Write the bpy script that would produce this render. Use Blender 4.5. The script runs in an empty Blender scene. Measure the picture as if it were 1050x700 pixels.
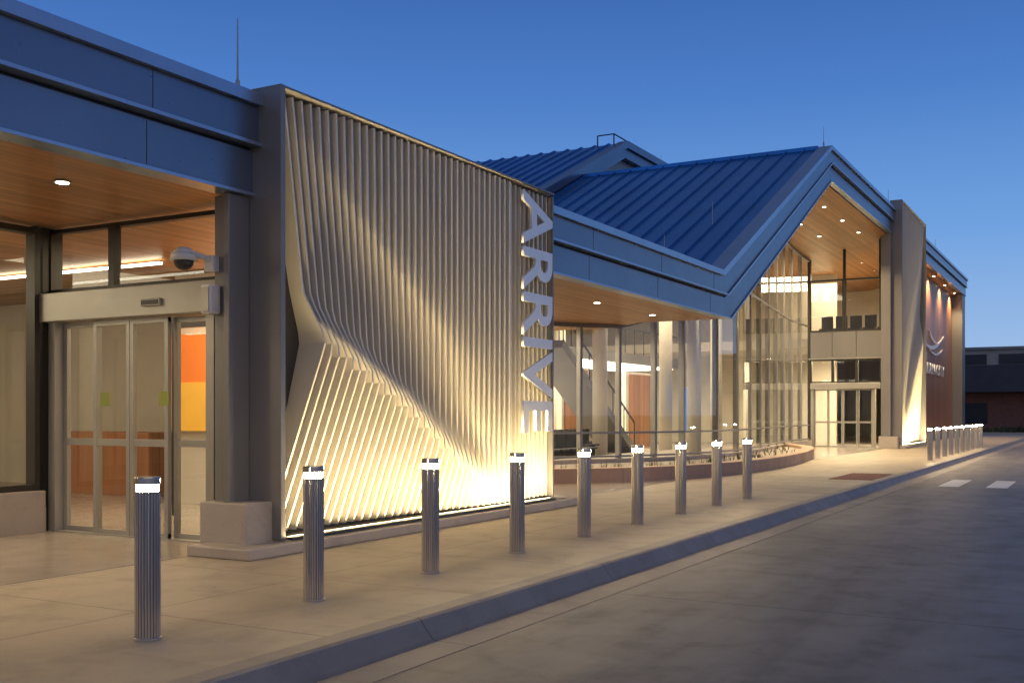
import bpy, math, random
from mathutils import Vector, Matrix
random.seed(7)
scene=bpy.context.scene
scene.view_settings.view_transform='Standard'
scene.view_settings.look='None'
scene.view_settings.exposure=0

# ------------------------------------------------------------------ materials
def nt(m):
    m.use_nodes=True
    t=m.node_tree
    for n in list(t.nodes): t.nodes.remove(n)
    return t
def N(t,ty,**kw):
    n=t.nodes.new(ty)
    for k,v in kw.items(): setattr(n,k,v)
    return n
def math_(t,op,a,b=None,clamp=False):
    n=N(t,'ShaderNodeMath',operation=op); n.use_clamp=clamp
    for i,v in enumerate((a,b)):
        if v is None: continue
        if isinstance(v,(int,float)): n.inputs[i].default_value=v
        else: t.links.new(v,n.inputs[i])
    return n.outputs[0]
def mixc(t,f,a,b,mode='MIX'):
    n=N(t,'ShaderNodeMix',data_type='RGBA',blend_type=mode)
    for i,v in ((0,f),(6,a),(7,b)):
        if isinstance(v,(int,float)): n.inputs[i].default_value=v
        elif isinstance(v,tuple): n.inputs[i].default_value=(*v,1)
        else: t.links.new(v,n.inputs[i])
    return n.outputs[2]
def noise(t,vec,scale,detail=5,rough=.55,dist=0):
    n=N(t,'ShaderNodeTexNoise'); n.inputs['Scale'].default_value=scale
    n.inputs['Detail'].default_value=detail; n.inputs['Roughness'].default_value=rough
    n.inputs['Distortion'].default_value=dist
    t.links.new(vec,n.inputs['Vector']); return n.outputs[0]
def ramp(t,f,a,b):
    n=N(t,'ShaderNodeMapRange'); n.inputs[1].default_value=a; n.inputs[2].default_value=b
    t.links.new(f,n.inputs[0]); return n.outputs[0]
def coords(t,scale=(1,1,1)):
    c=N(t,'ShaderNodeTexCoord'); m=N(t,'ShaderNodeMapping'); m.inputs['Scale'].default_value=scale
    t.links.new(c.outputs['Object'],m.inputs[0]); return m.outputs[0]
def finish(t,col,rough=.5,metal=0,bump=None,bstr=.2,bdist=.01):
    p=N(t,'ShaderNodeBsdfPrincipled'); o=N(t,'ShaderNodeOutputMaterial')
    if isinstance(col,tuple): p.inputs['Base Color'].default_value=(*col,1)
    else: t.links.new(col,p.inputs['Base Color'])
    if isinstance(rough,(int,float)): p.inputs['Roughness'].default_value=rough
    else: t.links.new(rough,p.inputs['Roughness'])
    p.inputs['Metallic'].default_value=metal
    if bump is not None:
        b=N(t,'ShaderNodeBump'); b.inputs['Strength'].default_value=bstr; b.inputs['Distance'].default_value=bdist
        t.links.new(bump,b.inputs['Height']); t.links.new(b.outputs[0],p.inputs['Normal'])
    t.links.new(p.outputs[0],o.inputs[0]); return p
def paint(name,col,rough=.45,metal=0,var=.12,scale=1.5,bump=.05):
    m=bpy.data.materials.new(name); t=nt(m); v=coords(t)
    n=noise(t,v,scale); n2=noise(t,v,scale*12,3)
    a=tuple(c*(1-var) for c in col); b=tuple(min(1,c*(1+var)) for c in col)
    c=mixc(t,ramp(t,n,.3,.7),a,b)
    r=math_(t,'ADD',math_(t,'MULTIPLY',n2,.15),rough-.07)
    finish(t,c,r,metal,n,bump,.02); return m
def linemask(t,comp,spacing,width,off=0.0):
    f=math_(t,'FRACT',math_(t,'ADD',math_(t,'DIVIDE',comp,spacing),100.5+off))
    d=math_(t,'ABSOLUTE',math_(t,'SUBTRACT',f,.5))
    return math_(t,'LESS_THAN',d,width/2/spacing)
def concrete(name,a,b,sx=None,sy=None,w=.012,offx=0,offy=0,stain=.5,wear=False):
    m=bpy.data.materials.new(name); t=nt(m); v=coords(t)
    big=noise(t,v,.35,6,.6); mid=noise(t,v,2.2,6,.65,.4); fine=noise(t,v,60,3,.6)
    c=mixc(t,ramp(t,big,.3,.7),a,b)
    c=mixc(t,math_(t,'MULTIPLY',ramp(t,mid,.5,.75),stain),c,tuple(x*.6 for x in a))
    c=mixc(t,math_(t,'MULTIPLY',ramp(t,fine,.55,.8),.4),c,tuple(x*.5 for x in a))
    vo=N(t,'ShaderNodeTexVoronoi'); vo.inputs['Scale'].default_value=1.7; t.links.new(v,vo.inputs['Vector'])
    spm=math_(t,'LESS_THAN',vo.outputs['Distance'],.035)
    c=mixc(t,math_(t,'MULTIPLY',spm,.45),c,tuple(x*.45 for x in a))
    h=fine
    if wear:
        v2=coords(t,(1.6,.12,1)); st=noise(t,v2,1.5,5,.6)
        c=mixc(t,math_(t,'MULTIPLY',ramp(t,st,.5,.72),.5),c,tuple(x*.45 for x in a))
    if sx or sy:
        sp=N(t,'ShaderNodeSeparateXYZ'); t.links.new(v,sp.inputs[0])
        ms=[]
        if sx: ms.append(linemask(t,sp.outputs[0],sx,w,offx))
        if sy: ms.append(linemask(t,sp.outputs[1],sy,w,offy))
        mk=ms[0]
        if len(ms)>1: mk=math_(t,'MAXIMUM',ms[0],ms[1])
        c=mixc(t,math_(t,'MULTIPLY',mk,.8),c,tuple(x*.2 for x in a))
        fx=math_(t,'FLOOR',math_(t,'ADD',math_(t,'DIVIDE',sp.outputs[0],sx or 50),.5+offx+100))
        fy=math_(t,'FLOOR',math_(t,'ADD',math_(t,'DIVIDE',sp.outputs[1],sy or 50),.5+offy+100))
        cb=N(t,'ShaderNodeCombineXYZ'); t.links.new(fx,cb.inputs[0]); t.links.new(fy,cb.inputs[1])
        wn=N(t,'ShaderNodeTexWhiteNoise'); t.links.new(cb.outputs[0],wn.inputs[0])
        c=mixc(t,math_(t,'MULTIPLY',wn.outputs[0],.28),c,tuple(x*.5 for x in a))
        h=math_(t,'SUBTRACT',math_(t,'MULTIPLY',fine,.3),mk)
    r=math_(t,'ADD',math_(t,'MULTIPLY',mid,.35),.38)
    finish(t,c,r,0,h,.35,.006); return m
def wood(name,a,b,axis='Y',plank=.13,rough=.4):
    m=bpy.data.materials.new(name); t=nt(m)
    v0=coords(t); sp=N(t,'ShaderNodeSeparateXYZ'); t.links.new(v0,sp.inputs[0])
    across={'Y':0,'X':1,'Z':1}[axis]
    sc={'Y':(6,.5,6),'X':(.5,6,6),'Z':(6,6,.5)}[axis]
    v=coords(t,sc); g=noise(t,v,2.5,6,.65,.6)
    idx=math_(t,'FLOOR',math_(t,'ADD',math_(t,'DIVIDE',sp.outputs[across],plank),.5))
    wn=N(t,'ShaderNodeTexWhiteNoise',noise_dimensions='1D'); t.links.new(idx,wn.inputs['W'])
    c=mixc(t,ramp(t,g,.3,.7),a,b)
    c=mixc(t,math_(t,'MULTIPLY',wn.outputs[0],.6),c,tuple(x*.45 for x in a))
    mk=linemask(t,math_(t,'ADD',sp.outputs[across],plank/2),plank,.008,0)
    c=mixc(t,math_(t,'MULTIPLY',mk,.85),c,(.01,.006,.004))
    finish(t,c,rough,0,math_(t,'SUBTRACT',g,mk),.3,.004); return m
def emis(name,col,s):
    m=bpy.data.materials.new(name); t=nt(m); e=N(t,'ShaderNodeEmission'); o=N(t,'ShaderNodeOutputMaterial')
    e.inputs[0].default_value=(*col,1); e.inputs[1].default_value=s; t.links.new(e.outputs[0],o.inputs[0]); return m
def glass(name,tint=(.92,.95,.94),base=.02):
    m=bpy.data.materials.new(name); t=nt(m)
    tr=N(t,'ShaderNodeBsdfTransparent'); tr.inputs[0].default_value=(*tint,1)
    gl=N(t,'ShaderNodeBsdfGlossy'); gl.inputs['Roughness'].default_value=.01; gl.inputs[0].default_value=(.9,.95,1,1)
    v=coords(t); b=N(t,'ShaderNodeBump'); b.inputs['Strength'].default_value=.03; b.inputs['Distance'].default_value=.02
    t.links.new(noise(t,v,.8,2),b.inputs['Height']); t.links.new(b.outputs[0],gl.inputs['Normal'])
    fr=N(t,'ShaderNodeFresnel'); fr.inputs[0].default_value=1.45
    f=math_(t,'ADD',fr.outputs[0],base,True)
    mx=N(t,'ShaderNodeMixShader'); o=N(t,'ShaderNodeOutputMaterial')
    t.links.new(f,mx.inputs[0]); t.links.new(tr.outputs[0],mx.inputs[1]); t.links.new(gl.outputs[0],mx.inputs[2])
    t.links.new(mx.outputs[0],o.inputs[0]); return m

M={}
M['sidewalk']=concrete('sidewalk_concrete',(.35,.29,.21),(.45,.38,.28),1.83,1.83,.012,.28,.1)
M['road']=concrete('road_concrete',(.17,.152,.135),(.24,.217,.195),3.7,4.6,.02,.02,.15,.6,True)
M['curb']=concrete('curb_concrete',(.24,.205,.17),(.31,.27,.23),None,3.05,.012)
M['base']=concrete('cast_stone',(.32,.28,.24),(.39,.345,.30))
M['planter']=concrete('planter_sandstone',(.36,.22,.15),(.43,.28,.19),None,1.2,.01)
M['fascia']=paint('blue_grey_metal_panel',(.16,.20,.27),.30,.7,.08,.6)
M['coping']=paint('coping_metal',(.30,.38,.50),.3,.75,.06)
M['reveal']=paint('dark_reveal',(.03,.035,.045),.5,.3)
M['roof']=paint('standing_seam_roof',(.025,.16,.42),.28,.6,.14,.5)
M['clad']=paint('warm_grey_cladding',(.20,.195,.19),.42,.4,.06,.8)
M['backp']=paint('fin_back_panel',(.05,.048,.045),.5,.3,.06,.8)  # back panel coloured darker to deepen the shade between fins
M['fin']=paint('champagne_aluminium_fin',(.58,.55,.48),.42,.2,.04,2)
M['letter']=paint('brushed_letter',(.70,.71,.74),.35,.25,.04,2)
M['alu']=paint('anodised_aluminium',(.36,.35,.32),.38,.5,.05,2)
M['mull']=paint('mullion_metal',(.24,.23,.215),.4,.4,.05,2)
M['bronze']=paint('dark_bronze_frame',(.045,.043,.04),.4,.5,.1,2)
M['wood']=wood('cedar_soffit',(.36,.165,.055),(.52,.26,.10),'Y')
M['woodwall']=wood('cedar_wall',(.32,.13,.055),(.46,.21,.095),'Z',.16)
M['wall']=paint('interior_wall',(.58,.53,.44),.6,0,.06)
M['ifloor']=paint('terrazzo_floor',(.34,.30,.26),.2,0,.1,3)
M['iceil']=wood('interior_slat_ceiling',(.45,.27,.13),(.58,.38,.21),'X',.12,.5)
M['glass']=glass('clear_glass')
M['gravel']=concrete('gravel',(.22,.185,.15),(.34,.29,.24))
M['white']=paint('white_paint',(.72,.72,.7),.6,0,.12,3)
M['plastic']=paint('white_plastic',(.55,.55,.53),.35)
M['tactile']=paint('tactile_red',(.22,.07,.05),.7,0,.2,4)
M['orange']=paint('orange_panel',(.85,.22,.03),.5,0,.05)
M['yellow']=paint('yellow_panel',(.9,.5,.06),.5,0,.05)
M['black']=paint('black_plastic',(.02,.02,.022),.4)
M['sticker']=paint('green_sticker',(.25,.30,.05),.5)
M['groove']=paint('steel_groove',(.13,.12,.11),.35,.8)
m=bpy.data.materials.new('brick_wall'); t=nt(m); c_=N(t,'ShaderNodeTexCoord'); mp=N(t,'ShaderNodeMapping'); mp.inputs['Rotation'].default_value=(math.radians(90),0,0)
t.links.new(c_.outputs['Object'],mp.inputs[0]); br=N(t,'ShaderNodeTexBrick'); t.links.new(mp.outputs[0],br.inputs[0])
br.inputs['Color1'].default_value=(.2,.06,.04,1); br.inputs['Color2'].default_value=(.28,.1,.06,1); br.inputs['Mortar'].default_value=(.2,.17,.14,1)
br.inputs['Scale'].default_value=3; finish(t,br.outputs[0],.8); M['brick']=m
m=bpy.data.materials.new('grass'); t=nt(m); v=coords(t); c=mixc(t,ramp(t,noise(t,v,.6,8),.35,.65),(.035,.05,.018),(.09,.10,.04)); finish(t,c,.9,0,noise(t,v,30),.6,.05); M['grass']=m
m=bpy.data.materials.new('brushed_steel'); t=nt(m); v=coords(t,(60,60,.4)); n=noise(t,v,3,3)
c=mixc(t,n,(.58,.56,.53),(.76,.74,.71)); finish(t,c,math_(t,'ADD',math_(t,'MULTIPLY',n,.10),.10),1.0,n,.06,.002); M['steel']=m
WARM=(1,.72,.38); NEU=(1,.80,.52)
M['e_bol']=emis('bollard_lens',(1,.74,.40),280)
M['e_down']=emis('downlight_lens',(1,.82,.55),25)
M['e_strip']=emis('strip_light',(1,.86,.62),9)
M['e_screen']=emis('display_screen',(.08,.28,.7),1.0)
M['e_red']=emis('red_sign',(.9,.12,.12),1.0)
M['e_lamp']=emis('wall_lamp',(1,.75,.45),12)

# ------------------------------------------------------------------ builders
def empty(name,loc=(0,0,0)):
    o=bpy.data.objects.new(name,None); o.location=loc; scene.collection.objects.link(o); return o
class MB:
    def __init__(s): s.v=[];s.f=[]
    def box(s,x0,x1,y0,y1,z0,z1):
        i=len(s.v)
        s.v+=[(x,y,z) for z in (z0,z1) for y in (y0,y1) for x in (x0,x1)]
        for f in ((0,2,3,1),(4,5,7,6),(0,1,5,4),(2,6,7,3),(0,4,6,2),(1,3,7,5)): s.f.append(tuple(i+k for k in f))
        return s
    def quad(s,*p):
        i=len(s.v); s.v+=[tuple(q) for q in p]; s.f.append(tuple(range(i,i+len(p)))); return s
    def hexa(s,p):
        i=len(s.v); s.v+=[tuple(q) for q in p]
        for f in ((3,2,1,0),(4,5,6,7),(0,1,5,4),(1,2,6,5),(2,3,7,6),(3,0,4,7)): s.f.append(tuple(i+k for k in f))
        return s
    def beam(s,a,b,w,h):
        a=Vector(a);b=Vector(b); d=(b-a).normalized(); side=Vector((-d.y,d.x,0))
        side=side.normalized() if side.length>1e-6 else Vector((1,0,0)); up=d.cross(side)
        p=[]
        for q in (a,b):
            p.append([q+side*w/2*sx+up*h/2*su for sx,su in ((-1,-1),(1,-1),(1,1),(-1,1))])
        i=len(s.v); s.v+=[tuple(x) for r in p for x in r]
        for f in ((0,3,2,1),(4,5,6,7),(0,1,5,4),(1,2,6,5),(2,3,7,6),(3,0,4,7)): s.f.append(tuple(i+k for k in f))
        return s
    def cyl(s,cx,cy,z0,z1,r0,r1=None,n=24,cap=True):
        r1=r0 if r1 is None else r1; i=len(s.v)
        for z,r in ((z0,r0),(z1,r1)):
            for k in range(n):
                a=2*math.pi*k/n; s.v.append((cx+r*math.cos(a),cy+r*math.sin(a),z))
        for k in range(n): s.f.append((i+k,i+(k+1)%n,i+n+(k+1)%n,i+n+k))
        if cap: s.f.append(tuple(i+k for k in range(n))[::-1]); s.f.append(tuple(i+n+k for k in range(n)))
        return s
    def obj(s,name,mat,parent=None,bevel=0,smooth=False):
        me=bpy.data.meshes.new(name); me.from_pydata(s.v,[],s.f); me.update(); me.materials.append(mat)
        o=bpy.data.objects.new(name,me); scene.collection.objects.link(o)
        if parent: o.parent=parent
        if bevel:
            b=o.modifiers.new('bevel','BEVEL'); b.width=bevel; b.segments=2; b.limit_method='ANGLE'
        if smooth:
            for p in me.polygons: p.use_smooth=True
        return o
def area(name,loc,dirv,lx,ly,power,col,parent=None,spread=180):
    L=bpy.data.lights.new(name,'AREA'); L.shape='RECTANGLE'; L.size=lx; L.size_y=ly; L.energy=power; L.color=col; L.spread=math.radians(spread)
    o=bpy.data.objects.new(name,L); scene.collection.objects.link(o)
    z=-Vector(dirv).normalized(); x=Vector((0,1,0)); x=(x-z*x.dot(z)).normalized(); y=z.cross(x)
    o.matrix_world=Matrix(((x.x,y.x,z.x,loc[0]),(x.y,y.y,z.y,loc[1]),(x.z,y.z,z.z,loc[2]),(0,0,0,1)))
    if parent: o.parent=parent
    return o
def spot(name,loc,power,col,parent=None,ang=130):
    L=bpy.data.lights.new(name,'SPOT'); L.energy=power; L.color=col; L.spot_size=math.radians(ang); L.spot_blend=.7; L.shadow_soft_size=.06
    o=bpy.data.objects.new(name,L); scene.collection.objects.link(o); o.location=loc
    if parent: o.parent=parent
    return o

# ------------------------------------------------------------------ ground
ZR=-.15
g=MB().quad((-1500,-1500,-.2),(1500,-1500,-.2),(1500,1500,-.2),(-1500,1500,-.2)).obj('ground',M['grass'])
MB().quad((-3.75,-40,ZR),(30,-40,ZR),(30,92,ZR),(-3.75,92,ZR)).obj('road',M['road'])
MB().box(-26,-4.30,-20,95,-.19,0).obj('sidewalk',M['sidewalk'])
cb=MB()
prof=[(-4.295,-.18),(-4.295,.002),(-4.14,.002),(-4.11,-.012),(-4.095,-.04),(-4.02,-.128),(-3.99,-.142),(-3.70,-.146),(-3.70,-.18)]
ys=[-20+3.05*k for k in range(38)]
for a,b in zip(ys[:-1],ys[1:]):
    for p,q in zip(prof[:-1],prof[1:]):
        cb.quad((p[0],a,p[1]),(p[0],b,p[1]),(q[0],b,q[1]),(q[0],a,q[1]))
cb.obj('kerb',M['curb'])
tp=MB().box(-5.25,-4.33,23.6,26.2,-.01,.008)
for a in range(9):
    for b in range(24): tp.cyl(-5.2+a*.1,23.66+b*.108,.008,.014,.024,.016,8)
tp.obj('tactile_paving',M['tactile'],None)
cw=MB()
for k in range(8):
    x=-3.15+k*.95; cw.quad((x,24.6,ZR+.004),(x+.42,24.6,ZR+.004),(x+.42,27.3,ZR+.004),(x,27.3,ZR+.004))
cw.obj('crosswalk_marking',M['white'])

# ------------------------------------------------------------------ building
B=empty('airport_terminal_building')
U=[(-8,4.65),(23.4,4.65),(34.4,9.9),(73,9.95)]
L=[(-8,3.65),(24.4,3.65),(34.9,8.9),(73,8.9)]
def band(mb,t0,t1,x0,x1,off0=0,off1=0):
    def P(t,o): return [(u[0]*(1-t)+l[0]*t,u[1]*(1-t)+l[1]*t+o) for u,l in zip(U,L)]
    top=P(t0,off0); bot=P(t1,off1)
    for i in range(3):
        mb.hexa([(x0,bot[i][0],bot[i][1]),(x1,bot[i][0],bot[i][1]),(x1,bot[i+1][0],bot[i+1][1]),(x0,bot[i+1][0],bot[i+1][1]),
                 (x0,top[i][0],top[i][1]),(x1,top[i][0],top[i][1]),(x1,top[i+1][0],top[i+1][1]),(x0,top[i+1][0],top[i+1][1])])
mb=MB(); band(mb,0,.09,-7.95,-7.53,.03,0); mb.obj('roof_coping',M['coping'],B)
mb=MB(); band(mb,.095,.46,-7.9,-7.60); mb.obj('upper_fascia',M['fascia'],B)
mb=MB(); band(mb,.465,.50,-7.9,-7.56); mb.obj('fascia_drip_edge',M['coping'],B)
mb=MB(); band(mb,.5,.54,-7.9,-7.72); mb.obj('fascia_reveal',M['reveal'],B)
mb=MB(); band(mb,.54,.97,-7.9,-7.68); mb.obj('lower_fascia',M['fascia'],B)
mb=MB(); band(mb,.97,1.0,-7.9,-7.65); mb.obj('fascia_bottom_trim',M['coping'],B)
mb=MB()
for y in [0.5+3.2*k for k in range(8)]:
    mb.box(-7.62,-7.597,y,y+.006,4.2,4.55); mb.box(-7.7,-7.677,y,y+.006,3.7,4.1)
mb.obj('fascia_joints',M['reveal'],B)
MB().box(-26,-7.9,-8,24,4.42,4.5).obj('flat_roof_deck',M['reveal'],B)
def interp(P,y):
    for a,b in zip(P[:-1],P[1:]):
        if a[0]<=y<=b[0]: return a[1]+(b[1]-a[1])*(y-a[0])/(b[0]-a[0])
    return P[-1][1] if y>P[-1][0] else P[0][1]
I=[(-8,3.65),(25.6,3.65),(35.2,8.1),(73,8.1)]
def soffZ(x,y):
    lo=interp(L,y); inn=interp(I,y); f=min(1,max(0,(-7.7-x)/3.5)); return lo*(1-f)+inn*f
mb=MB()
Ys=[-8,14.4,24.4,25.6,28,30,32,34.9,35.2,46.7,73]; Xs=[-7.88,-9,-10,-11.2,-14]
for a,b in zip(Ys[:-1],Ys[1:]):
    for p,q in zip(Xs[:-1],Xs[1:]):
        mb.quad((p,a,soffZ(p,a)+.012),(p,b,soffZ(p,b)+.012),(q,b,soffZ(q,b)+.012),(q,a,soffZ(q,a)+.012))
mb.obj('wood_soffit',M['wood'],B)
mb=MB()
for a,b in zip(Ys[:-1],Ys[1:]):
    mb.quad((-14,a,soffZ(-14,a)+.012),(-14,b,soffZ(-14,b)+.012),(-24,b,soffZ(-24,b)+.012),(-24,a,soffZ(-24,a)+.012))
mb.obj('interior_ceiling',M['iceil'],B)
def pitched(name,P,x0,x1,thick,seamstart):
    mb=MB()
    for a,b in zip(P[:-1],P[1:]):
        mb.hexa([(x1,a[0],a[1]-thick),(x0,a[0],a[1]-thick),(x0,b[0],b[1]-thick),(x1,b[0],b[1]-thick),
                 (x1,a[0],a[1]),(x0,a[0],a[1]),(x0,b[0],b[1]),(x1,b[0],b[1])])
    mb.obj(name,M['roof'],B)
    mb=MB(); x=seamstart
    while x>x1:
        for a,b in zip(P[:-1],P[1:]):
            mb.hexa([(x-.04,a[0],a[1]-.01),(x,a[0],a[1]-.01),(x,b[0],b[1]-.01),(x-.04,b[0],b[1]-.01),
                 (x-.03,a[0],a[1]+.065),(x-.01,a[0],a[1]+.065),(x-.01,b[0],b[1]+.065),(x-.03,b[0],b[1]+.065)])
        x-=.6
    mb.obj(name+'_seams',M['roof'],B)
pitched('pitched_roof',[(22.9,4.41),(34.4,9.87),(73,9.9)],-7.96,-24,.3,-8.35)
MB().box(-24,-7.97,34.3,34.5,9.83,9.95).obj('ridge_cap',M['roof'],B)
R2=[(30,8.2),(38.4,12.0),(62,12.0)]
pitched('rear_pitched_roof',R2,-16.6,-32,.3,-17)
mb=MB()
for a,b in zip(R2[:-1],R2[1:]):
    for (o0,o1,x1) in ((.06,-.22,-16.2),(-.23,-.6,-16.32)):
        mb.hexa([(-16.6,a[0],a[1]+o1),(x1,a[0],a[1]+o1),(x1,b[0],b[1]+o1),(-16.6,b[0],b[1]+o1),
             (-16.6,a[0],a[1]+o0),(x1,a[0],a[1]+o0),(x1,b[0],b[1]+o0),(-16.6,b[0],b[1]+o0)])
mb.obj('rear_fascia',M['fascia'],B)
MB().quad((-16.6,30,7.5),(-16.6,62,7.5),(-16.6,62,11.8),(-16.6,38.4,11.8),(-16.6,30,8)).obj('rear_gable_wall',M['clad'],B)
mb=MB()
for x in (-16.8,-17.5):
    mb.beam((x,38.4,12),(x,38.4,12.4),.04,.04)
mb.beam((-16.8,38.4,12.4),(-17.5,38.4,12.4),.04,.04); mb.beam((-16.8,38.4,12.4),(-16.5,38.9,12.2),.04,.04)
mb.obj('roof_hatch_rail',M['reveal'],B)
mb=MB()
for (x,y,z,h) in ((-7.75,8.15,4.7,.75),(-9,23.5,4.7,.9),(-7.8,34.4,9.95,.6),(-7.8,46.0,10,.7),(-7.8,60,10,.7),(-17,44,12,.8),(-9,27,6.3,.7)):
    mb.cyl(x,y,z,z+h,.012,.006,8); mb.cyl(x,y,z,z+.12,.03,.02,8)
mb.obj('lightning_rods',M['alu'],B)

# --- interior shell
MB().box(-24,-7.9,-8,73,.0,.006).obj('interior_floor',M['ifloor'],B)
mb=MB(); mb.box(-24.2,-24,-8,73,0,10)
mb.box(-24,-7.78,14.2,14.4,0,4.4)
mb.box(-24,-11.3,-8.2,-8,0,4.4)
mb.box(-7.95,-7.78,8.7,14.2,0,4.4)
mb.box(-8.2,-7.76,46.9,53.2,0,9.4)
mb.box(-24,-7.9,73,73.2,0,9.8)
mb.box(-24,-11.2,52,52.2,0,8.6)
mb.box(-24,-8.2,46.8,60,4.3,4.7)
mb.box(-24,-8.51,60,60.2,4.5,9.0)
mb.obj('interior_walls',M['wall'],B)

gl=MB(); fr=MB(); frd=MB()
def frame_s(mbx,x0,x1,y,z0,z1,w=.06,dep=.12):
    mbx.box(x0,x1,y-dep/2,y+dep/2,z0,z0+w); mbx.box(x0,x1,y-dep/2,y+dep/2,z1-w,z1)
    mbx.box(x0,x0+w,y-dep/2-.002,y+dep/2+.002,z0,z1); mbx.box(x1-w,x1,y-dep/2-.002,y+dep/2+.002,z0,z1)
def doors(y,x0,x1,hd):
    n=4; w=(x1-x0)/n
    for k in range(n):
        yy=y+(.05 if k in (0,3) else -.03)
        frame_s(fr,x0+k*w+.004,x0+(k+1)*w-.004,yy,.02,hd-.01,.055,.05)
        fr.box(x0+k*w+.05,x0+(k+1)*w-.05,yy-.022,yy+.022,1.04,1.12)
        gl.quad((x0+k*w,yy,.05),(x0+(k+1)*w,yy,.05),(x0+(k+1)*w,yy,hd-.05),(x0+k*w,yy,hd-.05))
    fr.box(x0-.12,x0-.002,y-.1,y+.12,0,hd); fr.box(x1+.002,x1+.12,y-.1,y+.12,0,hd)
    fr.box(x0,x1,y-.09,y+.1,.0,.02)
YA=8.55
doors(YA,-10.95,-8.5,2.5)
gl.quad((-11.1,YA,2.86),(-8,YA,2.86),(-8,YA,3.64),(-11.1,YA,3.64))
for x0,x1 in ((-11.15,-10.05),(-10.05,-8.0)): frame_s(frd,x0,x1,YA-.001*x0,2.85,3.62,.05,.1)
frd.box(-11.32,-11.12,YA-.14,YA+.14,0,3.64)
frd.box(-8.36,-8.0,YA-.05,YA+.1,0,2.5)
gl.quad((-11.2,-8,.5),(-11.2,8.41,.5),(-11.2,8.41,3.62),(-11.2,-8,3.62))
for y in (8.32,5.9,3.5,1.1,-1.3): frd.box(-11.26,-11.1,y-.035,y+.035,.5,3.64)
frd.box(-11.27,-11.11,-8,8.36,.5,.57); frd.box(-11.27,-11.11,-8,8.36,3.55,3.62)
MB().box(-11.4,-11.02,-8,8.38,0,.498).box(-11.36,-11.05,8.385,8.41,0,.3).obj('stone_sill_wall',M['base'],B,.01)
YB=46.7
doors(YB,-11.0,-8.55,2.5)
MB().box(-11.11,-8.0,YA-.2,YA+.12,2.502,2.84).box(-11.12,-8.2,YB-.2,YB+.12,2.502,2.75).box(-9.35,-9.05,YA-.24,YA-.2,2.6,2.68).obj('door_operator_header',M['alu'],B,.008)
MB().box(-9.33,-9.07,YA-.246,YA-.241,2.615,2.665).obj('door_sensor',M['black'],B)
fr.box(-11.2,-8.2,YB-.1,YB+.12,3.78,3.83)
gl.quad((-11.15,YB,2.78),(-8.2,YB,2.78),(-8.2,YB,3.8),(-11.15,YB,3.8))
for x0,x1 in ((-11.15,-10.2),(-10.2,-9.2),(-9.2,-8.2)): frame_s(frd,x0,x1,YB-.001*x0,2.77,3.78,.06,.1)
mb=MB()
for x0,x1 in ((-11.2,-10.22),(-10.2,-9.22),(-9.2,-8.2)): mb.box(x0,x1,YB-.08,YB+.1,3.84,4.95)
mb.obj('spandrel_panels',M['clad'],B)
gl.quad((-11.2,YB,4.95),(-8.2,YB,4.95),(-8.2,YB,8.85),(-11.2,YB,8.08))
frame_s(frd,-11.2,-9.72,YB-.003,4.96,7.2,.07,.14); frame_s(frd,-9.70,-8.2,YB-.003,4.96,7.2,.07,.14)
frd.box(-9.76,-9.66,YB-.08,YB+.08,7.2,8.6); frd.box(-11.25,-11.13,YB-.09,YB+.09,0,8.1)
frd.box(-8.28,-8.2,YB-.09,YB+.09,7.2,8.9)

# curved curtain wall
ctrl=[(-12.6,14.4),(-12.5,19),(-12.1,22.2),(-10.9,24.4),(-9.9,26.6),(-9.5,29.5),(-9.75,33),(-10.4,38),(-10.95,42.5),(-11.2,46.6)]
def cr(P,n=10):
    out=[]
    for i in range(len(P)-1):
        p0=P[max(i-1,0)];p1=P[i];p2=P[i+1];p3=P[min(i+2,len(P)-1)]
        for k in range(n):
            t=k/n
            out.append(tuple(.5*((2*p1[j])+(-p0[j]+p2[j])*t+(2*p0[j]-5*p1[j]+4*p2[j]-p3[j])*t*t+(-p0[j]+3*p1[j]-3*p2[j]+p3[j])*t**3) for j in (0,1)))
    out.append(P[-1]); return out
cv=cr(ctrl,14)
def resample(C):
    out=[C[0]]; acc=0
    for a,b in zip(C[:-1],C[1:]):
        step=1.2 if a[1]<27.5 else 2.0
        d=math.dist(a,b)
        while acc+d>=step:
            t=(step-acc)/d; a=(a[0]+(b[0]-a[0])*t,a[1]+(b[1]-a[1])*t); out.append(a); d=math.dist(a,b); acc=0
        acc+=d
    out.append(C[-1]); return out
cw_=resample(cv)
mull=MB()
for i,(a,b) in enumerate(zip(cw_[:-1],cw_[1:])):
    za=soffZ(*a);zb=soffZ(*b)
    gl.quad((a[0],a[1],.3),(b[0],b[1],.3),(b[0],b[1],zb),(a[0],a[1],za))
    for z in (.36,.95,5.2):
        if z<min(za,zb)-.3: mull.beam((a[0],a[1],z),(b[0],b[1],z),.07,.05)
    mull.beam((a[0],a[1],za-.05),(b[0],b[1],zb-.05),.1,.1)
    d=Vector((b[0]-a[0],b[1]-a[1],0)).normalized(); n=Vector((d.y,-d.x,0))
    A=Vector((a[0],a[1],0)); w=.035; dp=.14
    q=[A-d*w-n*dp,A+d*w-n*dp,A+d*w+n*.03,A-d*w+n*.03]
    mull.hexa([(p.x,p.y,.05) for p in q]+[(p.x,p.y,za) for p in q])
mull.obj('curtain_wall_mullions',M['mull'],B)
mb=MB()
for a,b in zip(cw_[:-1],cw_[1:]): mb.beam((a[0],a[1],.15),(b[0],b[1],.15),.3,.3)
mb.obj('curtain_wall_base',M['base'],B)
gl.obj('glazing',M['glass'],B); fr.obj('aluminium_frames',M['alu'],B); frd.obj('dark_window_frames',M['bronze'],B)

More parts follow.
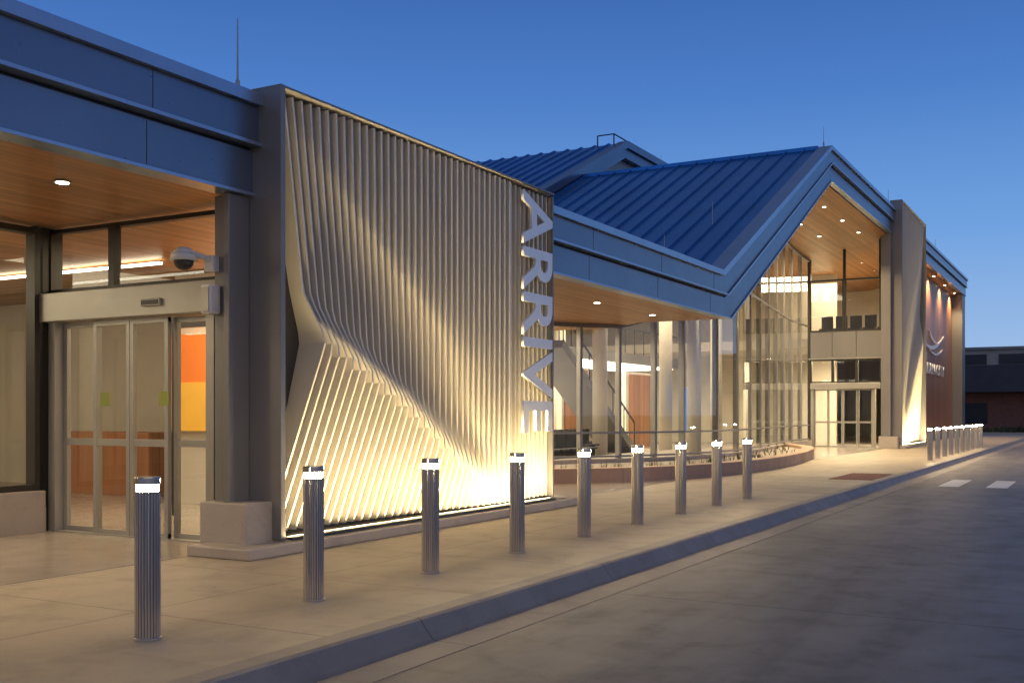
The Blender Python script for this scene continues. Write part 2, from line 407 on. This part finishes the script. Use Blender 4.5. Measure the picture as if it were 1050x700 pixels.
MB().box(-8.05,-7.42,7.92,8.44,0,.515).obj('pier_base',M['base'],B,.012)
MB().box(-7.80,-7.725,8.0,8.29,.515,3.64).box(-7.98,-7.80,8.06,8.45,.515,3.64).box(-8.0,-7.72,8.2,8.5,3.64,3.66).obj('entrance_pier',M['clad'],B,.006)
MB().box(-8.18,-7.42,45.95,46.5,0,.5).obj('pier_base_b',M['base'],B,.012)
MB().box(-8.1,-7.72,46.05,46.62,.5,8.95).obj('entrance_pier_b',M['clad'],B,.006)
MB().cyl(-10.0,28.4,0,5.2,.2).obj('column',M['wall'],B,0,True)

MB().box(-8.5,-8.3,53.2,71.5,.3,8.95).obj('wood_wall',M['woodwall'],B)
MB().box(-8.5,-7.72,71.5,73,0,8.95).box(-8.5,-8.2,53.2,71.5,0,.3).obj('end_pier',M['clad'],B)
def text(name,s,size,mat,Mx,ext,parent,off=0,fit=None):
    cu=bpy.data.curves.new(name,'FONT'); cu.body=s; cu.size=size; cu.extrude=ext; cu.offset=off
    o=bpy.data.objects.new(name+'_tmp',cu); scene.collection.objects.link(o)
    bpy.context.view_layer.update()
    dg=bpy.context.evaluated_depsgraph_get(); me=bpy.data.meshes.new_from_object(o.evaluated_get(dg))
    bpy.data.objects.remove(o)
    xs=[v.co.x for v in me.vertices]; ys=[v.co.y for v in me.vertices]
    x0,x1,y0,y1=min(xs),max(xs),min(ys),max(ys)
    for v in me.vertices:
        v.co.x-=x0; v.co.y-=y0
        if fit: v.co.x*=fit[0]/(x1-x0); v.co.y*=fit[1]/(y1-y0)
    me.materials.clear(); me.materials.append(mat)
    o=bpy.data.objects.new(name,me); scene.collection.objects.link(o); o.matrix_world=Mx
    if parent: o.parent=parent
    return o
text('wall_letters','GARDEN CITY',.8,M['letter'],Matrix(((0,0,1,-8.22),(1,0,0,57.0),(0,1,0,3.6),(0,0,0,1))),.03,B,.01,(10,.6))
mb=MB()
def swoosh(p0,p1,p2,w):
    n=12; pts=[]
    for k in range(n+1):
        t=k/n; y=(1-t)**2*p0[0]+2*t*(1-t)*p1[0]+t*t*p2[0]; z=(1-t)**2*p0[1]+2*t*(1-t)*p1[1]+t*t*p2[1]
        ww=w*math.sin(math.pi*min(1,t*.9+.1)); pts.append((y,z,ww))
    for a,b in zip(pts[:-1],pts[1:]):
        mb.hexa([(-8.28,a[0],a[1]-a[2]),(-8.22,a[0],a[1]-a[2]),(-8.22,b[0],b[1]-b[2]),(-8.28,b[0],b[1]-b[2]),
                 (-8.28,a[0],a[1]),(-8.22,a[0],a[1]),(-8.22,b[0],b[1]),(-8.28,b[0],b[1])])
swoosh((59.5,5.2),(63,4.9),(67,6.0),.2); swoosh((61,6.0),(62.5,5.4),(65,5.4),.15); swoosh((61,4.95),(64,4.6),(66.5,5.2),.12)
mb.obj('bird_logo',M['letter'],B)

# ------------------------------------------------------------------ feature wall with folded fins
pl=interp
vA=[(0,.99),(.15,.88),(.4,.68),(.7,.48),(1,.35)]
vP=[(0,.46),(.2,.38),(.45,.27),(.7,.13),(.9,.05),(1,.03)]
sP=[(0,.62),(.2,.52),(.45,.34),(.7,.14),(.88,.0),(1,0)]
dT=[(0,.30),(.2,.34),(1,.36)]
dM=[(0,.20),(.3,.20),(.6,.24),(.85,.34),(1,.36)]
dP=[(0,.385),(.6,.385),(1,.36)]
dZ=[(0,.10),(.3,.14),(.6,.24),(.85,.34),(1,.36)]
def prof_fin(u):
    a=pl(vA,u);p=pl(vP,u);m_=p+(a-p)*.22
    K=[(0,pl(dZ,u),0),(p,pl(dP,u),pl(sP,u)),(m_,pl(dM,u),pl(sP,u)*.72),(a,pl(dT,u),pl(sP,u)*.06),(1.001,pl(dT,u),0)]
    D=[(k[0],k[1]) for k in K]; S=[(k[0],k[2]) for k in K]
    nz=34; out=[]
    for j in range(nz+1):
        v=j/nz; w=.012
        vs=[min(1,max(0,v+o*w)) for o in (-1,-.5,0,.5,1)]
        if j==0 or j==nz: vs=[v]
        out.append((v,sum(pl(D,q) for q in vs)/len(vs),sum(pl(S,q) for q in vs)/len(vs)))
    return out
def feature_wall(name,y0,y1,z0,z1,xf,xb,sp,power,par_u=lambda u:u,z_text=None,lat=1):
    W=empty(name)
    fins=MB(); n=int((y1-y0-.2)/sp); th=.015
    D=xf-xb
    for k in range(n+1):
        y=y0+.14+k*(y1-y0-.22)/n; u=(y-y0)/(y1-y0)
        uu=u/.8 if z_text else u
        if uu>1: kn=[(0,.3,0),(1,.3,0)]
        else: kn=prof_fin(par_u(uu))
        i=len(fins.v)
        for v,d,s_ in kn:
            z=z0+.04+(z1-z0-.1)*v; x=xb+min(D-.012,d*D/.4); yy=y+s_*lat
            fins.v+=[(xb+.025,yy-th,z),(xb+.025,yy+th,z),(x,yy+th*.9,z),(x,yy-th*.9,z)]
        for j in range(len(kn)-1):
            a=i+4*j;b=a+4
            fins.f+=[(a,a+3,b+3,b),(a+3,a+2,b+2,b+3),(a+2,a+1,b+1,b+2)]
    fins.obj('fins',M['fin'],W)
    MB().box(xb-.03,xb+.02,y0+.06,y1-.03,z0,z1-.03).obj('back_panel',M['backp'],W)
    MB().box(xb-.04,xf,y0,y0+.07,z0,z1).obj('end_plate',M['clad'],W,.006)
    MB().box(xb-.04,xf-.004,y0+.072,y1,z1-.03,z1-.002).box(xb,xf-.02,y1-.04,y1,z0,z1-.055).box(xf-.05,xf-.003,y0+.072,y1-.045,z0-.0,z0+.03).obj('edge_frame',M['clad'],W,.004)
    MB().box(xb-.25,xf+.17,y0-.65 if y0<20 else y0-.2,y1+.5,.0,.11).obj('plinth_kerb',M['base'],W,.015)
    MB().box(xb-.2,xf+.04,y0+.02,y1+.3,.1,.125).obj('gravel_bed',M['gravel'],W)
    MB().box(xf-.0,xf+.07,y0+.1,y1-.1,.12,.145).obj('uplight_housing',M['reveal'],W)
    area('uplight',(xf+.035,(y0+y1)/2,.15),(-.13,0,1),y1-y0-.3,.04,power*.55,(1,.74,.36),W,90)
    area('uplight_flood',(xf+.035,(y0+y1)/2,.152),(-.22,0,1),y1-y0-.3,.02,power*.42,(1,.74,.36),W)
    return W
FW=feature_wall('arrivals_feature_wall',8.295,14.46,.13,4.76,-7.3,-7.70,.138,430,z_text=True)
text('arrive_letters','ARRIVE',1,M['letter'],Matrix(((0,0,1,-7.305),(0,1,0,13.43),(-1,0,0,4.64),(0,0,0,1))),.02,FW,.015,(3.5,.92))
FW2=feature_wall('departures_feature_wall',46.3,53.2,.13,10.3,-7.3,-7.75,.2,750,lambda u:1-u,None,-1.2)

# ------------------------------------------------------------------ planter
P_=empty('curved_planter')
pc=[(-12.5,17.5),(-10.6,18.6),(-9.0,20.0),(-7.9,22.2),(-7.4,25.5),(-7.45,29),(-7.9,33),(-8.9,37.5),(-10.6,41)]
pcv=cr(pc,8); mb=MB()
def offs(C,o):
    out=[]
    for i,p in enumerate(C):
        a=C[max(0,i-1)];b=C[min(len(C)-1,i+1)]; d=Vector((b[0]-a[0],b[1]-a[1])).normalized(); out.append((p[0]-d.y*o,p[1]+d.x*o))
    return out
inn=offs(pcv,.38)
for i in range(len(pcv)-1):
    a,b=pcv[i],pcv[i+1]; c,d=inn[i+1],inn[i]
    mb.hexa([(a[0],a[1],0),(b[0],b[1],0),(c[0],c[1],0),(d[0],d[1],0),(a[0],a[1],.30),(b[0],b[1],.30),(c[0],c[1],.30),(d[0],d[1],.30)])
mb.obj('planter_wall',M['planter'],P_)
mb=MB(); mb.v=[(p[0],p[1],.2) for p in inn]+[(-13,41,.2),(-13,17.5,.2)]; mb.f=[tuple(range(len(mb.v)))]
mb.obj('gravel_fill',M['gravel'],P_)
mb=MB()
for q in range(150):
    i=random.randrange(len(inn)); off=random.uniform(.25,1.1); p=offs(pcv,.38+off)[i]
    cx=p[0]+random.uniform(-.2,.2); cy=p[1]+random.uniform(-.3,.3)
    for r in range(9):
        a=random.uniform(0,6.28); h=random.uniform(.08,.24); l=random.uniform(.03,.12)
        dx,dy=math.cos(a),math.sin(a)
        mb.quad((cx-dy*.006,cy+dx*.006,.19),(cx+dy*.006,cy-dx*.006,.19),(cx+dx*l,cy+dy*l,.2+h))
mb.obj('bed_grasses',M['grass'],P_)

# ------------------------------------------------------------------ bollards
def bollard_mesh():
    me=bpy.data.meshes.new('bollard'); v=[];f=[];mi=[]
    n=96; prof=[(0,.086,2),(.018,.086,2),(.02,.078,0),(.925,.078,0),(.927,.07,0),(.928,.068,1),(.968,.068,1),(.969,.08,2),(1.006,.08,2),(1.014,.074,2),(1.014,.0,2)]
    for z,r,m_ in prof:
        for k in range(n):
            a=2*math.pi*k/n; rr=r-(.004 if (k%4 in (0,1) and m_==0 and r>.072) else 0); v.append((rr*math.cos(a),rr*math.sin(a),z))
    for j in range(len(prof)-1):
        for k in range(n):
            f.append((j*n+k,j*n+(k+1)%n,(j+1)*n+(k+1)%n,(j+1)*n+k))
            mi.append(1 if prof[j][2]==1 and prof[j+1][2]==1 else (3 if (prof[j][2]==0 and k%4==0) else 0))
    me.from_pydata(v,[],f)
    for mm in (M['steel'],M['e_bol'],M['steel'],M['groove']): me.materials.append(mm)
    for p,i in zip(me.polygons,mi): p.material_index=i
    me.update(); return me
bm=bollard_mesh(); k=0
def bol(x,y):
    global k
    o=bpy.data.objects.new('bollard' if k==0 else 'bollard.%03d'%k,bm); o.location=(x,y,0); o.rotation_euler[2]=k*.7; scene.collection.objects.link(o); k+=1
for i in range(9): bol(-5.21,4.69+1.593*i)
for i in range(10): bol(-4.66,34.7+1.7*i)

# ------------------------------------------------------------------ security camera & speaker on pier
S=empty('security_camera')
mb=MB(); mb.box(-8.04,-7.92,7.97,8.07,2.86,3.02); mb.beam((-7.98,8.0,2.98),(-7.98,7.72,3.02),.05,.05); mb.obj('mount_arm',M['plastic'],S,.008)
mb=MB(); mb.cyl(-8.0,7.66,2.93,3.0,.135,.12); mb.cyl(-8.0,7.66,3.0,3.06,.12,.06); mb.obj('housing',M['plastic'],S,0,True)
bpy.ops.mesh.primitive_uv_sphere_add(radius=.1,location=(-8.0,7.66,2.93),segments=24,ring_count=12); o=bpy.context.object; o.name='dome'; o.scale=(1,1,.95); o.data.materials.append(M['black']); o.parent=S
S=empty('wall_speaker')
MB().box(-8.02,-7.88,7.9,8.05,2.42,2.72).obj('speaker_body',M['plastic'],S,.02)
MB().box(-8.0,-7.90,7.89,7.902,2.45,2.69).obj('speaker_grille',M['alu'],S)

# ------------------------------------------------------------------ interior contents
IN=empty('arrivals_hall_interior')
MB().box(-12.9,-9.6,12,12.15,1.9,2.65).box(-11.8,-9.6,11.9,11.998,1.15,1.9).obj('orange_wall_graphic',M['orange'],IN)
MB().box(-12.9,-11.8,11.98,12.15,1.15,1.9).obj('yellow_wall_graphic',M['yellow'],IN)
MB().box(-12.9,-9.6,12.16,12.3,0,3.6).obj('partition',M['wall'],IN)
mb=MB()
for x,y in ((-14,9.5),(-14,3),(-17.5,9.5),(-17.5,3)): mb.cyl(x,y,0,3.65,.2)
mb.obj('columns',M['wall'],IN,0,True)
mb=MB()
for y in (-4,-1,2,5,8,11): mb.box(-22,-12,y,y+.08,3.59,3.62)
for y in (16,18.5,21,23.5): mb.box(-22,-13.2,y,y+.1,3.59,3.62)
mb.obj('ceiling_strip_lights',M['e_strip'],IN)
area('hall_light',(-15,3,3.55),(0,0,-1),9,4,520,NEU,IN)
area('hall_light_b',(-10.5,11,3.55),(0,0,-1),3,3,240,NEU,IN)
mb=MB()
for x in (-11.3,-10.2,-9.2,-8.1): mb.box(x,x+.06,10.6,10.68,0,2.6)
mb.box(-11.3,-8,10.6,10.68,2.6,2.8)
for q in range(12): mb.box(-23.98,-23.9,-7+q*1.8,-6.94+q*1.8,0,3.5)
mb.obj('inner_vestibule_frame',M['bronze'],IN)
MB().box(-16.5,-14.2,12.8,13.4,0,1.1).obj('service_counter',M['woodwall'],IN,.02)
MB().box(-9.25,-9.10,YA-.062,YA-.058,1.5,1.66).box(-10.2,-10.05,YA-.062,YA-.058,1.5,1.66).obj('door_stickers',M['sticker'],IN)
# main hall
H=empty('main_hall_interior')
mb=MB()
for x,y,z in ((-14.5,26,4),(-14.5,32,7),(-14.5,38,8),(-14.5,44,8),(-18.5,23,3.6),(-18.5,30,6),(-18.5,37,8)): mb.cyl(x,y,0,z+.3,.25)
mb.obj('hall_columns',M['wall'],H,0,True)
mb=MB()
for kx,(y,w,z0,z1) in enumerate(((24,2,0,3.2),(29,3,0,3.2),(35,2.4,0,3.2),(41,3,0,3.2))): mb.box(-17.6,-17.4,y,y+w,z0,z1)
mb.obj('hall_partitions',M['wall'],H)
MB().box(-17.38,-17.35,35.2,37.2,0,3.1).box(-17.38,-17.35,41.3,43.6,0,3.1).box(-19.5,-17.7,26.4,28.6,0,1.1).obj('wood_cladding_panels',M['woodwall'],H)
mb=MB()
for q in range(26): mb.box(-23.98,-23.9,15+q*1.2,15.08+q*1.2,0,3.5)
mb.box(-23.97,-23.88,14.5,46.4,2.4,2.5); mb.box(-23.97,-23.88,14.5,46.4,.9,1.0)
for q in range(5): mb.box(-17.395,-17.37,24.1+q*.45,24.14+q*.45,0,3.2)
mb.obj('rear_storefront_frames',M['bronze'],H)
MB().box(-24,-17,22,46.5,3.5,3.9).obj('mezzanine_slab',M['clad'],H)
mb=MB()
mb.beam((-16,31,3.7),(-16,37,0.1),1.3,.3); mb.obj('stair_flight',M['clad'],H)
mb=MB()
for s in (-16.65,-15.35):
    mb.beam((s,31,4.7),(s,37,1.1),.05,.05)
    for q in range(7): mb.beam((s,31+q,3.8-.6*q),(s,31+q,4.7-.6*q),.03,.03)
mb.beam((-17,24,4.9),(-17,46,4.9),.05,.05)
for q in range(22): mb.beam((-17,24+q,3.9),(-17,24+q,4.9),.03,.03)
mb.obj('railings',M['bronze'],H)
mb=MB()
for r in range(3):
    for q in range(7):
        x=-13.2-r*1.3; y=24.2+q*.62+r*3.0
        mb.box(x-.25,x+.25,y,y+.52,.40,.46); mb.box(x-.28,x-.22,y,y+.52,.46,.9); mb.box(x-.2,x+.2,y+.24,y+.28,.0,.4)
mb.obj('seat_rows',M['black'],H,.01)
MB().box(-17.38,-17.36,29.3,31.6,1.3,2.6).box(-13.6,-13.55,37.5,38.4,.8,2.4).obj('display_screens',M['e_screen'],H)
MB().box(-17.34,-17.32,24.4,25.8,2.2,2.8).obj('red_sign',M['e_red'],H)
mb=MB()
for y in (28,33,38,43): mb.box(-22,-13.5,y,y+.1,soffZ(-12,y)-.25,soffZ(-12,y)-.2)
mb.box(-20,-17.2,24,46,3.44,3.47)
mb.obj('hall_strip_lights',M['e_strip'],H)
area('main_light',(-16,23,3.5),(0,0,-1),8,6,1200,NEU,H)
area('main_light_b',(-15,36,7.6),(0,0,-1),10,6,2300,NEU,H)
area('mezz_light',(-20.5,34,3.4),(0,0,-1),18,4,1000,NEU,H)
area('vest_light',(-9.8,49,3.9),(0,0,-1),3,2.5,700,NEU,H)
area('upper_light',(-11,52,7.7),(0,0,-1),6,3,600,NEU,H)
mb=MB()
for q in range(5):
    x=-11+q*.62; mb.box(x,x+.5,47.6,48.1,5.1,5.18); mb.box(x,x+.5,48.1,48.18,5.15,5.75); mb.box(x+.05,x+.1,47.65,48.1,4.7,5.1); mb.box(x+.4,x+.45,47.65,48.1,4.7,5.1)
mb.obj('waiting_seats',M['black'],H,.01)

# ------------------------------------------------------------------ downlights
DL=empty('soffit_downlights')
lens=MB(); ring=MB()
pts=[(-8.81,6.88-3.4*q) for q in range(4)]+[(-10.3,5.2),(-8.9,16.5),(-8.9,19.5),(-8.9,22.5),(-10.6,20.5),(-8.6,38),(-8.6,41),(-8.6,44),(-9.8,39.5),(-9.8,42.5),(-8.7,34),(-8.7,30),(-8.0,56.5),(-8.0,61),(-8.0,65.5),(-8.0,70)]
for i,(x,y) in enumerate(pts):
    z=soffZ(x,y); lens.cyl(x,y,z-.012,z-.004,.06,None,20); ring.cyl(x,y,z-.008,z+.01,.085,None,20)
    hi=z>5
    spot('downlight_lamp',(x,y,z-.03),(1100 if hi else 150),WARM,DL)
lens.obj('lenses',M['e_down'],DL); ring.obj('trim_rings',M['alu'],DL)

# ------------------------------------------------------------------ background buildings
K=empty('brick_building')
MB().box(-14,34,100,112,-.2,3.4).obj('brick_walls',M['brick'],K)
MB().hexa([(-15,97,3.3),(36,97,3.3),(36,113,3.3),(-15,113,3.3),(-14.6,98,5.6),(35,98,5.6),(35,112,5.6),(-14.6,112,5.6)]).obj('metal_roof',M['reveal'],K)
MB().box(-13,34,104,112,5.6,7.2).obj('upper_storey',M['base'],K)
mb=MB()
for q in range(12): mb.box(-12+q*3.8,-9.2+q*3.8,103.9,103.98,5.9,6.8)
for q in range(8): mb.box(-11+q*5.4,-8.8+q*5.4,99.9,99.98,.6,2.4)
mb.obj('windows',M['black'],K)
MB().box(-13.2,34.5,103.7,112.4,7.2,7.45).obj('parapet_coping',M['clad'],K)
MB().box(-4.6,-4.2,97.4,97.7,4.2,4.5).box(3,3.4,97.4,97.7,4.2,4.5).obj('wall_lamps',M['e_lamp'],K)
HB=MB()
for q in range(900):
    x=random.uniform(-9,30); y=random.uniform(92.5,95); s=random.uniform(.15,.4); h=random.uniform(.2,.7)
    for r in range(2):
        a=random.uniform(0,3.14); dx=math.cos(a)*s; dy=math.sin(a)*s
        HB.quad((x-dx,y-dy,-.2),(x+dx,y+dy,-.2),(x+dx*.4,y+dy*.4,h-.2),(x-dx*.5,y-dy*.5,h-.25))
HB.obj('shrub_bed',M['grass'])

# ------------------------------------------------------------------ world
w=bpy.data.worlds.new('World'); scene.world=w; w.use_nodes=True; t=w.node_tree
for n in list(t.nodes): t.nodes.remove(n)
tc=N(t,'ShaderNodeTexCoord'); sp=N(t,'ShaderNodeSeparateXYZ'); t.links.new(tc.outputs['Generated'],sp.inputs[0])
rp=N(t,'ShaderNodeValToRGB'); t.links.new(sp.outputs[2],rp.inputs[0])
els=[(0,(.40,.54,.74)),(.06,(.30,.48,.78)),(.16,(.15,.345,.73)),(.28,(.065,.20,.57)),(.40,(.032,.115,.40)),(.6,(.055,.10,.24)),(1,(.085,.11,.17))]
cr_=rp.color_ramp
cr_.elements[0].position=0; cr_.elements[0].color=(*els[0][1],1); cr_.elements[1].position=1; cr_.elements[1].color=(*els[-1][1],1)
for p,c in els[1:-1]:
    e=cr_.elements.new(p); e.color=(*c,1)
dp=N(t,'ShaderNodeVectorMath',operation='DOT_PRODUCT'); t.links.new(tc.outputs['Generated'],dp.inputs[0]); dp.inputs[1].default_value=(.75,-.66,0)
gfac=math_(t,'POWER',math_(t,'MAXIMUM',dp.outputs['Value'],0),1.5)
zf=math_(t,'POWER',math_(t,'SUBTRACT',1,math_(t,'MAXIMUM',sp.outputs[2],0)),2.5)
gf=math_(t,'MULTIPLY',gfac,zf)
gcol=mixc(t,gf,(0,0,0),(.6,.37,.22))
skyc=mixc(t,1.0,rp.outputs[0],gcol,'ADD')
ns=N(t,'ShaderNodeTexSky',sky_type='NISHITA'); ns.sun_disc=False; ns.sun_elevation=math.radians(2); ns.sun_rotation=math.radians(131)
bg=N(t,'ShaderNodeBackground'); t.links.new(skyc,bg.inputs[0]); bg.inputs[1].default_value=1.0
bg2=N(t,'ShaderNodeBackground'); t.links.new(ns.outputs[0],bg2.inputs[0]); bg2.inputs[1].default_value=.01
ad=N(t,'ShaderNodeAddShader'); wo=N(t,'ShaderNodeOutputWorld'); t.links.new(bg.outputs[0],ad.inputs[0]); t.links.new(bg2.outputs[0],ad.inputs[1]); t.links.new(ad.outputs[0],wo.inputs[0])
sl=bpy.data.lights.new('warm_fill','SUN'); sl.energy=.26; sl.angle=math.radians(60); sl.color=(1,.78,.54)  # added soft overhead fill to warm the ground; no direct sun at dusk
so=bpy.data.objects.new('warm_fill',sl); scene.collection.objects.link(so)
so.rotation_euler=Vector((-.35,.25,-.9)).to_track_quat('-Z','Y').to_euler()

# ------------------------------------------------------------------ camera
cam=bpy.data.cameras.new('camera'); co=bpy.data.objects.new('camera',cam); scene.collection.objects.link(co)
cam.sensor_width=36; cam.lens=1091/1050*36; cam.shift_y=75/1050; cam.clip_end=4000
co.location=(0,0,1.4); co.rotation_euler=(math.radians(90),0,math.radians(29.1))
scene.camera=co
